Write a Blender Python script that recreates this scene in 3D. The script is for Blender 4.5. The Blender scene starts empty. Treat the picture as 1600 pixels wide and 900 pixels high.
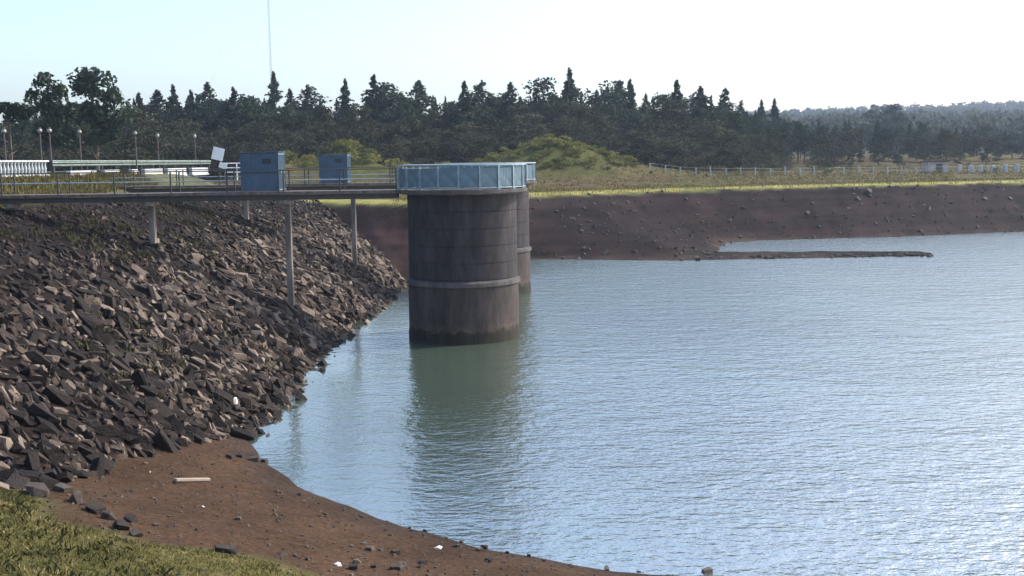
import bpy, bmesh, math, random
import numpy as np
from mathutils import Vector, Matrix
random.seed(7); rng = np.random.default_rng(7)
C = bpy.context.scene.collection
SC = bpy.context.scene
R = math.radians

# ------------------------------------------------------------------ camera
EYE = Vector((0, 0, 8.5))
cd = bpy.data.cameras.new('camera'); cam = bpy.data.objects.new('camera', cd); C.objects.link(cam)
cd.sensor_width = 36; cd.lens = 1716 / 1600 * 36; cd.clip_start = .1; cd.clip_end = 6000
cam.matrix_world = Matrix.Translation(EYE) @ Matrix.Rotation(R(90 - 6.65), 4, 'X') @ Matrix.Rotation(R(-0.8), 4, 'Z')
SC.camera = cam
# ------------------------------------------------------------------ sky and sun
SUN_AZ, SUN_EL = 70, 38                       # degrees right of the view direction, above the horizon
w = bpy.data.worlds.new('World'); SC.world = w; w.use_nodes = True
nt = w.node_tree; nt.nodes.clear()
sky = nt.nodes.new('ShaderNodeTexSky'); sky.sky_type = 'NISHITA'; sky.sun_disc = False
sky.sun_elevation = R(SUN_EL); sky.sun_rotation = R(SUN_AZ)
sky.air_density = 1.0; sky.dust_density = 2.6; sky.ozone_density = 2.0
bg = nt.nodes.new('ShaderNodeBackground'); bg.inputs[1].default_value = .15
out = nt.nodes.new('ShaderNodeOutputWorld')
nt.links.new(sky.outputs[0], bg.inputs[0]); nt.links.new(bg.outputs[0], out.inputs[0])
sl = bpy.data.lights.new('sun', 'SUN'); sl.energy = 2.8; sl.angle = R(.5); sl.color = (1, .95, .88)
so = bpy.data.objects.new('sun', sl); C.objects.link(so)
sd = Vector((math.sin(R(SUN_AZ)) * math.cos(R(SUN_EL)), math.cos(R(SUN_AZ)) * math.cos(R(SUN_EL)), math.sin(R(SUN_EL))))
so.rotation_euler = sd.to_track_quat('Z', 'Y').to_euler(); so.location = (0, 0, 60)
SC.view_settings.view_transform = 'Standard'; SC.view_settings.look = 'None'
SC.view_settings.exposure = 1.1; SC.view_settings.gamma = 1
SC.cycles.volume_step_rate = 1; SC.cycles.volume_bounces = 1
SC.cycles.max_bounces = 6

# ------------------------------------------------------------------ helpers
def link(o, parent=None):
    C.objects.link(o)
    if parent is not None: o.parent = parent
    return o
def mesh_np(name, V, F, mats, tint=None, col=None, smooth=False):
    me = bpy.data.meshes.new(name)
    V = np.asarray(V, dtype=np.float32)
    F = np.asarray(F, dtype=np.int32)
    n, k = F.shape
    me.vertices.add(len(V)); me.vertices.foreach_set('co', V.ravel())
    me.loops.add(n * k); me.loops.foreach_set('vertex_index', F.ravel())
    me.polygons.add(n); me.polygons.foreach_set('loop_start', np.arange(0, n * k, k, dtype=np.int32))
    me.polygons.foreach_set('loop_total', np.full(n, k, dtype=np.int32))
    me.polygons.foreach_set('use_smooth', np.full(n, smooth, dtype=bool))
    if tint is not None:
        a = me.attributes.new('tint', 'FLOAT', 'POINT'); a.data.foreach_set('value', np.asarray(tint, dtype=np.float32))
    if col is not None:
        a = me.attributes.new('soil', 'FLOAT_COLOR', 'POINT')
        a.data.foreach_set('color', np.concatenate([col, np.ones((len(col), 1))], 1).astype(np.float32).ravel())
    for m in (mats if isinstance(mats, (list, tuple)) else [mats]): me.materials.append(m)
    me.update(); me.validate(); return me
def obj(name, me, parent=None, loc=None):
    o = bpy.data.objects.new(name, me); link(o, parent)
    if loc is not None: o.location = loc
    return o
def tag(o, label=None, cat=None, group=None, kind=None):
    if label: o['label'] = label
    if cat: o['category'] = cat
    if group: o['group'] = group
    if kind: o['kind'] = kind
    return o
def empty(name, loc, label, cat, group=None, rz=0):
    o = bpy.data.objects.new(name, None); C.objects.link(o); o.location = loc; o.rotation_euler = (0, 0, rz)
    o.empty_display_size = .2
    return tag(o, label, cat, group)
def copy_tree(o, parent=None):
    c = o.copy(); C.objects.link(c); c.parent = parent
    for ch in o.children: copy_tree(ch, c)
    return c
class BM:
    def __init__(s): s.bm = bmesh.new()
    def box(s, c, size, rot=None, taper=None):
        m = Matrix.Translation(c) @ (rot.to_4x4() if rot else Matrix.Identity(4)) @ Matrix.Diagonal((*size, 1))
        bmesh.ops.create_cube(s.bm, size=1, matrix=m); return s
    def bar(s, a, b, r, seg=6, r2=None):
        a, b = Vector(a), Vector(b); d = b - a
        m = Matrix.Translation((a + b) / 2) @ d.to_track_quat('Z', 'Y').to_matrix().to_4x4()
        bmesh.ops.create_cone(s.bm, cap_ends=True, segments=seg, radius1=r, radius2=r if r2 is None else r2, depth=d.length, matrix=m); return s
    def ball(s, c, r, sub=1, sc=(1, 1, 1)):
        m = Matrix.Translation(c) @ Matrix.Diagonal((*sc, 1))
        bmesh.ops.create_icosphere(s.bm, subdivisions=sub, radius=r, matrix=m); return s
    def lathe(s, prof, seg=48, c=(0, 0, 0), closed=False):
        rings = []
        for r, z in prof:
            rings.append([s.bm.verts.new((c[0] + r * math.cos(2 * math.pi * i / seg), c[1] + r * math.sin(2 * math.pi * i / seg), c[2] + z)) for i in range(seg)])
        pairs = list(zip(rings, rings[1:])) + ([(rings[-1], rings[0])] if closed else [])
        for a, b in pairs:
            for i in range(seg):
                s.bm.faces.new((a[i], a[(i + 1) % seg], b[(i + 1) % seg], b[i]))
        if not closed:
            s.bm.faces.new(rings[-1]); s.bm.faces.new(rings[0][::-1])
        return s
    def bevel(s, w=.01, seg=1):
        bmesh.ops.bevel(s.bm, geom=[e for e in s.bm.edges if len(e.link_faces) == 2 and e.calc_face_angle(0) > .5], offset=w, segments=seg, affect='EDGES'); return s
    def mesh(s, name, mat, smooth=False):
        me = bpy.data.meshes.new(name); bmesh.ops.recalc_face_normals(s.bm, faces=s.bm.faces)
        s.bm.to_mesh(me); s.bm.free(); me.materials.append(mat)
        if smooth:
            me.polygons.foreach_set('use_smooth', [True] * len(me.polygons))
            me.set_sharp_from_angle(angle=R(35))
        return me
    def build(s, name, mat, parent=None, loc=None, smooth=False): return obj(name, s.mesh(name, mat, smooth), parent, loc)

# ---- value noise for terrain
_P = rng.random((256, 256))
def vnoise(x, y):
    xi, yi = np.floor(x).astype(int), np.floor(y).astype(int); fx, fy = x - xi, y - yi
    fx, fy = fx * fx * (3 - 2 * fx), fy * fy * (3 - 2 * fy)
    g = lambda a, b: _P[a & 255, b & 255]
    return (g(xi, yi) * (1 - fx) + g(xi + 1, yi) * fx) * (1 - fy) + (g(xi, yi + 1) * (1 - fx) + g(xi + 1, yi + 1) * fx) * fy
def fbm(x, y, s=1., o=4):
    t = 0; a = .5
    for i in range(o): t = t + a * (vnoise(x * s + 17.3 * i, y * s + 5.1 * i) - .5); a *= .5; s *= 2.1
    return t
def sstep(a, b, x): t = np.clip((x - a) / (b - a), 0, 1); return t * t * (3 - 2 * t)

# ------------------------------------------------------------------ materials
def new_mat(name):
    m = bpy.data.materials.new(name); m.use_nodes = True; n = m.node_tree; b = n.nodes['Principled BSDF']; return m, n, b
def N(n, t, **k):
    x = n.nodes.new(t)
    for a, v in k.items(): setattr(x, a, v)
    return x
def noise(n, scale, detail=5, rough=.6, coord='Object', stretch=None):
    tc = N(n, 'ShaderNodeTexCoord'); mp = N(n, 'ShaderNodeMapping')
    if stretch: mp.inputs['Scale'].default_value = stretch
    n.links.new(tc.outputs[coord], mp.inputs[0])
    x = N(n, 'ShaderNodeTexNoise'); x.inputs['Scale'].default_value = scale; x.inputs['Detail'].default_value = detail; x.inputs['Roughness'].default_value = rough
    n.links.new(mp.outputs[0], x.inputs['Vector']); return x
def ramp(n, src, stops):
    r = N(n, 'ShaderNodeValToRGB'); el = r.color_ramp.elements
    while len(el) < len(stops): el.new(.5)
    for e, (p, c) in zip(el, stops): e.position = p; e.color = (*c, 1) if len(c) == 3 else c
    n.links.new(src, r.inputs[0]); return r
def mul(n, a, b, f=1., mode='MULTIPLY'):
    m = N(n, 'ShaderNodeMix', data_type='RGBA', blend_type=mode); m.inputs[0].default_value = f
    n.links.new(a, m.inputs[6]); n.links.new(b, m.inputs[7]); return m.outputs[2]
def bump(n, b, src, dist, strength=1.):
    u = N(n, 'ShaderNodeBump'); u.inputs['Distance'].default_value = dist; u.inputs['Strength'].default_value = strength
    n.links.new(src, u.inputs['Height']); n.links.new(u.outputs[0], b.inputs['Normal']); return u
def G(v): return (v, v, v)
def simple(name, c, rough=.8, metal=0, sc=3, var=.35, bmp=.004, coord='Object', stretch=None):
    m, n, b = new_mat(name)
    x = noise(n, sc, 6, .65, coord, stretch); lo = tuple(v * (1 - var) for v in c); hi = tuple(min(1, v * (1 + var)) for v in c)
    r = ramp(n, x.outputs[0], [(.3, lo), (.7, hi)]); n.links.new(r.outputs[0], b.inputs['Base Color'])
    b.inputs['Roughness'].default_value = rough; b.inputs['Metallic'].default_value = metal
    if bmp: bump(n, b, noise(n, sc * 6, 4).outputs[0], bmp)
    return m
def ground_mat():
    m, n, b = new_mat('soil')
    at = N(n, 'ShaderNodeAttribute', attribute_name='soil')
    a = ramp(n, noise(n, .35, 8, .65).outputs[0], [(.3, G(.62)), (.7, G(1.35))])
    c = ramp(n, noise(n, 7, 6, .75).outputs[0], [(.3, G(.5)), (.52, G(1)), (.75, G(1.55))])
    v = mul(n, mul(n, at.outputs[0], a.outputs[0]), c.outputs[0])
    n.links.new(v, b.inputs['Base Color']); b.inputs['Roughness'].default_value = .92; b.inputs['Specular IOR Level'].default_value = .06
    bump(n, b, noise(n, 5, 8, .7).outputs[0], .12, .8); return m
def tint_mat(name, stops, rough=.85, rnd=.6, ns=2.5, bmp=.02, transl=0, wet=False):
    """colour chosen by object random + the 'tint' attribute, mottled by noise"""
    m, n, b = new_mat(name)
    oi = N(n, 'ShaderNodeObjectInfo'); at = N(n, 'ShaderNodeAttribute', attribute_name='tint')
    nz = noise(n, ns, 5, .7)
    s = N(n, 'ShaderNodeMath', operation='MULTIPLY'); s.inputs[1].default_value = rnd; n.links.new(oi.outputs['Random'], s.inputs[0])
    s2 = N(n, 'ShaderNodeMath', operation='ADD'); n.links.new(s.outputs[0], s2.inputs[0]); n.links.new(at.outputs['Fac'], s2.inputs[1])
    s3 = N(n, 'ShaderNodeMath', operation='MULTIPLY_ADD'); n.links.new(nz.outputs[0], s3.inputs[0]); s3.inputs[1].default_value = .5; n.links.new(s2.outputs[0], s3.inputs[2])
    s4 = N(n, 'ShaderNodeMath', operation='SUBTRACT'); n.links.new(s3.outputs[0], s4.inputs[0]); s4.inputs[1].default_value = .25
    r = ramp(n, s4.outputs[0], stops); n.links.new(r.outputs[0], b.inputs['Base Color'])
    b.inputs['Roughness'].default_value = rough; b.inputs['Specular IOR Level'].default_value = .25
    if bmp: bump(n, b, noise(n, ns * 5, 5).outputs[0], bmp)
    if transl:
        t = N(n, 'ShaderNodeBsdfTranslucent'); n.links.new(r.outputs[0], t.inputs[0])
        mx = N(n, 'ShaderNodeMixShader'); mx.inputs[0].default_value = transl
        n.links.new(b.outputs[0], mx.inputs[1]); n.links.new(t.outputs[0], mx.inputs[2])
        n.links.new(mx.outputs[0], n.nodes['Material Output'].inputs[0])
    return m
def concrete(name, c, stain=.5, band=None):
    m, n, b = new_mat(name)
    a = ramp(n, noise(n, .8, 7, .7, stretch=(1, 1, .35)).outputs[0], [(.28, G(1 - stain)), (.7, G(1.25))])
    d = ramp(n, noise(n, 2.2, 6, .7, stretch=(1.3, 1.3, .3)).outputs[0], [(.35, G(.55)), (.6, G(1.1))])
    base = N(n, 'ShaderNodeRGB'); base.outputs[0].default_value = (*c, 1)
    v = mul(n, mul(n, base.outputs[0], a.outputs[0]), d.outputs[0])
    if name == 'weathered_concrete':                                  # algae and silt left by the changing water level
        tc = N(n, 'ShaderNodeTexCoord'); sp = N(n, 'ShaderNodeSeparateXYZ'); n.links.new(tc.outputs['Object'], sp.inputs[0])
        q = N(n, 'ShaderNodeMath', operation='MULTIPLY_ADD'); n.links.new(noise(n, 2.5, 5, .7).outputs[0], q.inputs[0]); q.inputs[1].default_value = -.9; n.links.new(sp.outputs[2], q.inputs[2])
        g = ramp(n, q.outputs[0], [(0, (.45, .5, .38)), (.12, (.62, .66, .5)), (.2, (1.5, 1.35, 1.15)), (.5, (1, 1, 1))]); v = mul(n, v, g.outputs[0])
    n.links.new(v, b.inputs['Base Color']); b.inputs['Roughness'].default_value = .9; b.inputs['Specular IOR Level'].default_value = .2
    bump(n, b, noise(n, 9, 6).outputs[0], .015); return m
def water_mat():
    m, n, b = new_mat('lake_water')
    x = noise(n, .06, 4, .5, stretch=(1, .6, 1))
    r = ramp(n, x.outputs[0], [(.35, (.054, .076, .054)), (.65, (.064, .088, .064))]); n.links.new(r.outputs[0], b.inputs['Base Color'])
    b.inputs['Roughness'].default_value = .10; b.inputs['IOR'].default_value = 6.5; b.inputs['Specular IOR Level'].default_value = .5
    a1 = noise(n, 3.1, 3, .55, stretch=(.75, 1.25, 1)); a2 = noise(n, 7.5, 3, .6, stretch=(.7, 1.3, 1)); a3 = noise(n, .8, 2, .5, stretch=(.6, 1.2, 1))
    gust = ramp(n, noise(n, .05, 3, .5, stretch=(.7, 1, 1)).outputs[0], [(.35, G(.45)), (.62, G(1))])
    # the corner by the dam lies in the lee and is calmer
    tc = N(n, 'ShaderNodeTexCoord'); sp = N(n, 'ShaderNodeSeparateXYZ'); n.links.new(tc.outputs['Object'], sp.inputs[0])
    mr = N(n, 'ShaderNodeMapRange'); mr.inputs[1].default_value = -9; mr.inputs[2].default_value = 12; mr.inputs[3].default_value = .08; mr.inputs[4].default_value = 1
    n.links.new(sp.outputs[0], mr.inputs[0])
    gm = N(n, 'ShaderNodeMath', operation='MULTIPLY'); n.links.new(gust.outputs[0], gm.inputs[0]); n.links.new(mr.outputs[0], gm.inputs[1])
    def sm(src, k, add=None):
        q = N(n, 'ShaderNodeMath', operation='MULTIPLY_ADD'); n.links.new(src, q.inputs[0]); q.inputs[1].default_value = k
        if add is not None: n.links.new(add, q.inputs[2])
        else: q.inputs[2].default_value = 0
        return q.outputs[0]
    h = sm(a3.outputs[0], .7, sm(a2.outputs[0], .13, sm(a1.outputs[0], .62)))
    u = N(n, 'ShaderNodeBump'); u.inputs['Distance'].default_value = .21; n.links.new(gm.outputs[0], u.inputs['Strength'])
    n.links.new(h, u.inputs['Height']); n.links.new(u.outputs[0], b.inputs['Normal'])
    return m
M = {}
M['soil'] = ground_mat(); M['water'] = water_mat()
M['stone'] = tint_mat('riprap_stone', [(0, (.007, .0047, .004)), (.4, (.018, .012, .0095)), (.72, (.050, .035, .026)), (1, (.18, .137, .105))], rnd=.5, ns=1.6, bmp=.05)
M['slab'] = tint_mat('slab_stone', [(0, (.020, .015, .012)), (.5, (.048, .037, .030)), (1, (.11, .088, .070))], rnd=.8, ns=2.5, bmp=.04)
M['rock'] = tint_mat('beach_rock', [(0, (.02, .017, .016)), (.5, (.07, .055, .045)), (1, (.2, .17, .14))], rnd=.8, ns=3, bmp=.03)
M['pale'] = simple('pale_stone', (.62, .58, .52), .8, 0, 4, .2)
M['conc'] = concrete('weathered_concrete', (.052, .042, .038), .5)
M['conc_up'] = concrete('weathered_concrete_upper', (.040, .034, .035), .6)
M['conc_l'] = concrete('pale_concrete', (.085, .076, .072), .35)
M['pillar'] = concrete('pillar_concrete', (.20, .165, .14), .4)
M['deck'] = concrete('deck_concrete', (.15, .12, .115), .4)
M['bluemesh'] = simple('blue_grey_panel', (.105, .165, .20), .55, .2, 2.5, .3, .002)
M['blue'] = simple('blue_painted_steel', (.045, .082, .130), .5, .1, 1.6, .3, .003)
M['tealrail'] = simple('teal_grey_rail', (.20, .26, .29), .6, .1, 3, .35, .001)
M['rail'] = simple('galvanised_rail', (.42, .45, .45), .5, .5, 4, .25, .001)
M['guard'] = simple('painted_guard_rail', (.34, .40, .36), .6, .1, 1.5, .3, .001)
M['darksteel'] = simple('dark_steel', (.06, .055, .05), .6, .4, 5, .3, .001)
M['white'] = simple('white_paint', (.74, .75, .76), .6, 0, 2, .12, .001)
M['balu'] = simple('white_concrete', (.40, .42, .42), .8, 0, 3, .2, .003)
M['lampglass'] = simple('lamp_globe', (.30, .29, .26), .3, 0, 2, .05, 0)
M['mast'] = simple('mast_steel', (.30, .31, .33), .6, .3, 2, .2, 0)
M['bark'] = simple('bark', (.085, .065, .05), .95, 0, 3, .4, .02, stretch=(2, 2, .4))
M['conifer'] = tint_mat('conifer_foliage', [(0, (.010, .020, .014)), (.5, (.020, .038, .024)), (1, (.044, .062, .034))], rnd=.55, ns=.6, bmp=0, transl=.2)
M['broad'] = tint_mat('broadleaf_foliage', [(0, (.018, .023, .014)), (.5, (.038, .043, .023)), (1, (.072, .072, .036))], rnd=.6, ns=.5, bmp=0, transl=.25)
M['scrub'] = tint_mat('scrub_foliage', [(0, (.050, .055, .014)), (.5, (.15, .155, .036)), (1, (.29, .27, .08))], rnd=.5, ns=.5, bmp=0, transl=.25)
M['grass'] = tint_mat('grass_blades', [(0, (.024, .025, .010)), (.4, (.080, .080, .022)), (.65, (.18, .150, .050)), (1, (.38, .31, .15))], rnd=0, ns=1.2, bmp=0, transl=.25)
M['dry'] = tint_mat('dry_grass', [(0, (.06, .052, .018)), (.5, (.155, .13, .042)), (1, (.34, .29, .10))], rnd=0, ns=.3, bmp=0, transl=.2)
M['wood'] = simple('bleached_wood', (.30, .235, .19), .85, 0, 3, .3, .004, stretch=(1, 8, 8))
M['asphalt'] = simple('road_asphalt', (.06, .06, .06), .9, 0, 2, .3, .004)

# ------------------------------------------------------------------ terrain
NEAR = [(-40, 98), (-12.4, 41), (-8.95, 34.7), (-6.9, 30.15), (-5, 27.4), (-2.47, 24.8), (-.64, 23.1), (1.26, 22.25), (3.33, 21.7), (8, 21), (20, 20.5), (60, 23), (260, 30)]
FAR = [(-40, 104), (-7.7, 74), (-3.6, 85), (2, 94.6), (6, 93), (15, 90.6), (17.5, 93.5), (19, 100.6), (21, 108.8), (24.8, 111.5), (40, 114.1), (55.6, 119), (90, 127), (260, 160)]
CREST = [(-60, 130), (-7.7, 90), (2, 107), (14, 115.5), (25, 121), (40, 126), (56, 131), (90, 139), (260, 172)]
def sdist(X, Y, P):
    best = np.full(X.shape, 1e9); sg = np.ones(X.shape)
    for (ax, ay), (bx, by) in zip(P, P[1:]):
        dx, dy = bx - ax, by - ay; L2 = dx * dx + dy * dy
        t = np.clip(((X - ax) * dx + (Y - ay) * dy) / L2, 0, 1)
        ex, ey = X - (ax + t * dx), Y - (ay + t * dy); d = np.hypot(ex, ey)
        s = np.sign(dx * (Y - ay) - dy * (X - ax)); s[s == 0] = 1
        u = d < best - 1e-9; best = np.where(u, d, best); sg = np.where(u, s, sg)
    sg = np.where(Y > np.interp(X, [p[0] for p in P], [p[1] for p in P]), 1., -1.)
    return best * sg
def parts_H(X, Y):
    X = np.asarray(X, float); Y = np.asarray(Y, float)
    wob = fbm(X, Y, .35, 3)
    # dam face runs away from the camera along X = -9
    edge = -8.85 + sstep(52, 74, Y) * 1.0 + wob * .9
    xd = edge - X
    dam = np.interp(xd, [-60, 0, .8, 1.7, 8.4, 15.2, 17.2, 18.2, 26.5, 29, 60, 400], [-14, 0, .55, 1.4, 4.55, 6.3, 7.1, 7.8, 7.95, 7.6, 6.0, 6.0])
    low = sstep(84, 110, Y)
    dam = np.where(dam > 4.8, dam + (4.8 + (dam - 4.8) * .35 - dam) * low, dam)
    dn = -sdist(X, Y, NEAR) + wob * .8
    near = np.interp(dn, [-40, 0, 2.5, 8, 12, 22, 60], [-9, 0, .62, 1.95, 3.1, 6.9, 7.4])
    df = sdist(X, Y, FAR) + wob * .8
    dc = -sdist(X, Y, CREST)
    df = np.where(df <= 0, df, np.where(dc > 0, 12.3 * df / (df + np.maximum(dc, 1e-3)), 12.3 - dc))
    far = np.interp(df, [-40, 0, 1.5, 12, 13.5, 60, 90, 400], [-9, 0, .45, 5.0, 5.2, 6.6, 8.1, 8.4])
    return dam, near, far, dn, df, xd
def mound(X, Y, cx, cy, rx, ry, h): 
    q = ((X - cx) / rx) ** 2 + ((Y - cy) / ry) ** 2; return h * np.exp(-q * 1.3)
def H(X, Y):
    X = np.asarray(X, float); Y = np.asarray(Y, float)
    dam, near, far, dn, df, xd = parts_H(X, Y)
    h = np.maximum(np.maximum(dam, near), np.maximum(far, np.minimum((X - 250) * .15, 8.)))
    # low spit of mud and stones
    tx = np.clip((X - 13) / (35.5 - 13), 0, 1); yc = 92 + tx * .6 + (1 - tx) * 1.0; wd = 1.0 + 4.2 * (1 - tx) ** .8
    sp = (.30 + .16 * fbm(X, Y, 1.1, 3)) - ((Y - yc - wd * .35) / wd) ** 2 * .5 - np.maximum(0, X - 35) * .4 - np.maximum(0, 13 - X) * .3
    h = np.maximum(h, np.where((X > 11) & (X < 40), sp, -9))
    h = h + mound(X, Y, 5.5, 150, 11, 8, 4.6) + mound(X, Y, -9, 138, 8, 5, 1.6) + mound(X, Y, -22, 142, 7, 7, 3.6) + mound(X, Y, -30, 136, 5, 6, 2.2) + mound(X, Y, 17, 156, 9, 6, 1.0)
    h = h + sstep(320, 720, Y) * 16 * (1 + .3 * fbm(X, Y, .006, 3)) + sstep(750, 1350, Y) * (26 + 9 * sstep(200, 650, X) + 5 * fbm(X, Y, .003, 3))
    # small relief, none below the water
    h = h + np.where((far > 0) & (df > 0) & (df < 12) & (far > dam), -.35 * np.abs(fbm(X, Y * .35, .45, 3)) * 2 * np.clip(df * (12 - df) / 36, 0, 1), 0) + np.where(h > .02, fbm(X, Y, .9, 4) * .18 * sstep(0, .6, h), 0) + fbm(X, Y, .05, 3) * .8 * sstep(150, 240, Y)
    return h
def gridline(segs):
    o = []
    for a, b, s in segs: o += list(np.arange(a, b - 1e-6, s))
    return np.array(o + [segs[-1][1]])
gx = gridline([(-1300, -300, 50), (-300, -60, 12), (-60, -28, 2), (-28, -2, .25), (-2, 60, .8), (60, 140, 4), (140, 400, 20), (400, 1300, 60)])
gy = gridline([(-50, 8, 3), (8, 40, .25), (40, 90, .4), (90, 135, .5), (135, 200, 2), (200, 400, 10), (400, 1850, 50)])
GX, GY = np.meshgrid(gx, gy); GZ = H(GX, GY)
dam, near, far, dn, df, xd = parts_H(GX, GY)
def lerp(a, b, t): return a * (1 - t[..., None]) + b * t[..., None]
def c3(*v): return np.array(v, float)
fine = fbm(GX, GY, .8, 4)
col = np.zeros(GX.shape + (3,)) + c3(.085, .085, .04)                         # default grassland
col = lerp(col, c3(.092, .068, .032) * np.ones_like(col), sstep(12.2, 14, df + fine * 3) * (1 - sstep(140, 170, df)))       # brown field beyond the far crest
col = lerp(col, c3(.075, .078, .024) * np.ones_like(col), sstep(.02, .3, fbm(GX, GY, .12, 4) + .05) * sstep(14, 16, df) * .7)
col = lerp(col, c3(.27, .25, .075) * np.ones_like(col), sstep(11.6, 12.4, df) * (1 - sstep(13.5, 15, df)))              # yellow grass lip
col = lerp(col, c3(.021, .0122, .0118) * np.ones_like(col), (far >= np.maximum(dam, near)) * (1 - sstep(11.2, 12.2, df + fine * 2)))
col = lerp(col, c3(.022, .013, .011) * np.ones_like(col), (far >= np.maximum(dam, near)) * (1 - sstep(1.2, 3.2, df + fine * 3)) * .9)
dm = ((dam > far) & (dam >= near)) * 1.
col = lerp(col, c3(.018, .013, .012) * np.ones_like(col), dm * (1 - sstep(15.4, 16.6, xd + fine)))
nb = (near > dam) * (GY < 80) * 1.
mud = c3(.070, .041, .025) * np.ones_like(col)
col = lerp(col, mud, nb * (1 - sstep(7.0, 8.0, dn + fine * 2 + 2.3 * sstep(-8, -4, GX))))
col = lerp(col, c3(.10, .09, .03) * np.ones_like(col), nb * sstep(7.0, 8.0, dn + fine * 2 + 2.3 * sstep(-8, -4, GX)))
spit_ = ((GX > 12.5) & (GX < 38) & (GY > 88) & (GY < 98) & (GZ < .8)) * 1.
col = lerp(col, c3(.014, .011, .010) * np.ones_like(col), spit_ * sstep(13, 19, GX))
col = lerp(col, c3(.045, .032, .025) * np.ones_like(col), (1 - sstep(.04, .38, GZ + fine * .3)) * (GZ > -1) * .8)          # wet rim
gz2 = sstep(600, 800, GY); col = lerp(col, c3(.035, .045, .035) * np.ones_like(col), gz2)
fb = (far >= np.maximum(dam, near)) * (df < 12.4) * (GZ > 0)
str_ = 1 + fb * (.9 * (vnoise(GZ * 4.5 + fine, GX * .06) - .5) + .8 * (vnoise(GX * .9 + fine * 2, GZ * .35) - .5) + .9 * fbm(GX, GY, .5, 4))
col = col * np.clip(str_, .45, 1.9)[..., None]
mm = mound(GX, GY, 5.5, 150, 12, 9, 1) + mound(GX, GY, -22, 142, 8, 8, 1) + mound(GX, GY, -9, 138, 9, 6, 1)
col = lerp(col, c3(.075, .078, .022) * np.ones_like(col), np.clip(mm * 1.6, 0, 1))
V = np.stack([GX, GY, GZ], -1).reshape(-1, 3); ny, nx = GX.shape
ii = (np.arange(ny - 1)[:, None] * nx + np.arange(nx - 1)[None]).ravel()
F = np.stack([ii, ii + 1, ii + nx + 1, ii + nx], 1)
fc = lambda A: A.reshape(-1)[F].mean(1)
fdam, fnear, ffar, fX, fY, fdn, fdf, fxd = map(fc, (dam, near, far, GX, GY, dn, df, xd))
zone = np.zeros(len(F), int)
zone[(fdam >= ffar) & (fdam >= fnear) & (fxd < 17.2) & (fxd > -6) & (fY > 10) & (fY < 112)] = 1
zone[(ffar > fdam) & (ffar > fnear) & (fdf < 12.6) & (fdf > -6) & (fX < 140)] = 2
zone[(fnear > fdam) & (fnear > ffar) & (fdn > -6) & (fdn < 7.6) & (fY < 60) & (fX < 60)] = 3
zone[(fnear > fdam) & (fnear > ffar) & (fdn >= 7.6) & (fY < 60) & (fX < 60)] = 4
for z, nm in enumerate(['ground', 'dam_slope', 'far_bank', 'mud_beach', 'grass_bank']):
    f = F[zone == z]; u, inv = np.unique(f, return_inverse=True)
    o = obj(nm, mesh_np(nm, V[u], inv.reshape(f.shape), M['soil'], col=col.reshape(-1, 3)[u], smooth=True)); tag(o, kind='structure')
    if nm == 'dam_slope': dam_o = o
    if nm == 'mud_beach': beach_o = o
    if nm == 'far_bank': farbank_o = o
# crest road behind the guard rail
ys = np.arange(30, 106, 2.); xs = np.array([-30.2, -34.4])
RX, RY = np.meshgrid(xs, ys); RZ = H(np.full_like(RX, -32.5), RY) + .22
ii = np.arange(len(ys) - 1) * 2
tag(obj('crest_road', mesh_np('crest_road', np.stack([RX, RY, RZ], -1).reshape(-1, 3), np.stack([ii, ii + 1, ii + 3, ii + 2], 1), M['asphalt'])), kind='structure')
# water: one sheet well inside the ground sheet
wx = gridline([(-60, 300, 30)]); wy = gridline([(10, 190, 30)]); WX, WY = np.meshgrid(wx, wy); ny, nx = WX.shape
ii = (np.arange(ny - 1)[:, None] * nx + np.arange(nx - 1)[None]).ravel()
tag(obj('lake_water', mesh_np('lake_water', np.stack([WX, WY, 0 * WX], -1).reshape(-1, 3), np.stack([ii, ii + 1, ii + nx + 1, ii + nx], 1), M['water'])), kind='structure')

def h1(x, y): return float(H(np.array([x]), np.array([y]))[0])

# ------------------------------------------------------------------ stones
def hull(seed, n=13, flat=.6):
    r = np.random.default_rng(seed); bm = bmesh.new()
    if seed % 3:                                                          # blocky stones with knocked off corners
        c = np.array([[a, b_, c_] for a in (-1, 1) for b_ in (-1, 1) for c_ in (-1, 1)], float) * .62
        p = np.concatenate([c * (1, .8, 1) + r.normal(size=(8, 3)) * .11, c * (.72, 1, .9) + r.normal(size=(8, 3)) * .12]); p *= (.5, .30, .24)
    else: p = r.normal(size=(n, 3)); p /= np.linalg.norm(p, axis=1)[:, None]; p *= (.8 + .25 * r.random((n, 1))); p *= (.5, .28, .22)
    for q in p: bm.verts.new(q)
    res = bmesh.ops.convex_hull(bm, input=bm.verts)
    bmesh.ops.delete(bm, geom=[v for v in bm.verts if not v.link_faces], context='VERTS')
    bmesh.ops.triangulate(bm, faces=bm.faces); bmesh.ops.recalc_face_normals(bm, faces=bm.faces); bm.verts.index_update()
    V = np.array([v.co[:] for v in bm.verts]); F = np.array([[v.index for v in f.verts] for f in bm.faces]); bm.free(); return V, F
ROCKS = [hull(100 + i, 11 + i % 5) for i in range(12)]
def rotm(down, yaw, pitch, roll):
    """long axis turned toward `down`"""
    return Matrix.Rotation(down + yaw, 3, 'Z') @ Matrix.Rotation(pitch, 3, 'Y') @ Matrix.Rotation(roll, 3, 'X')
def merge(protos, items, name, mat, parent=None, smooth=False):
    Vs, Fs, Ts = [], [], []; off = 0
    for k, loc, m, s, t in items:
        V_, F_ = protos[k]; v = (V_ * s) @ np.array(m).T + loc
        Vs.append(v); Fs.append(F_ + off); Ts.append(np.full(len(v), t)); off += len(v)
    return obj(name, mesh_np(name, np.concatenate(Vs), np.concatenate(Fs), mat, tint=np.concatenate(Ts), smooth=smooth), parent)
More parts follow.
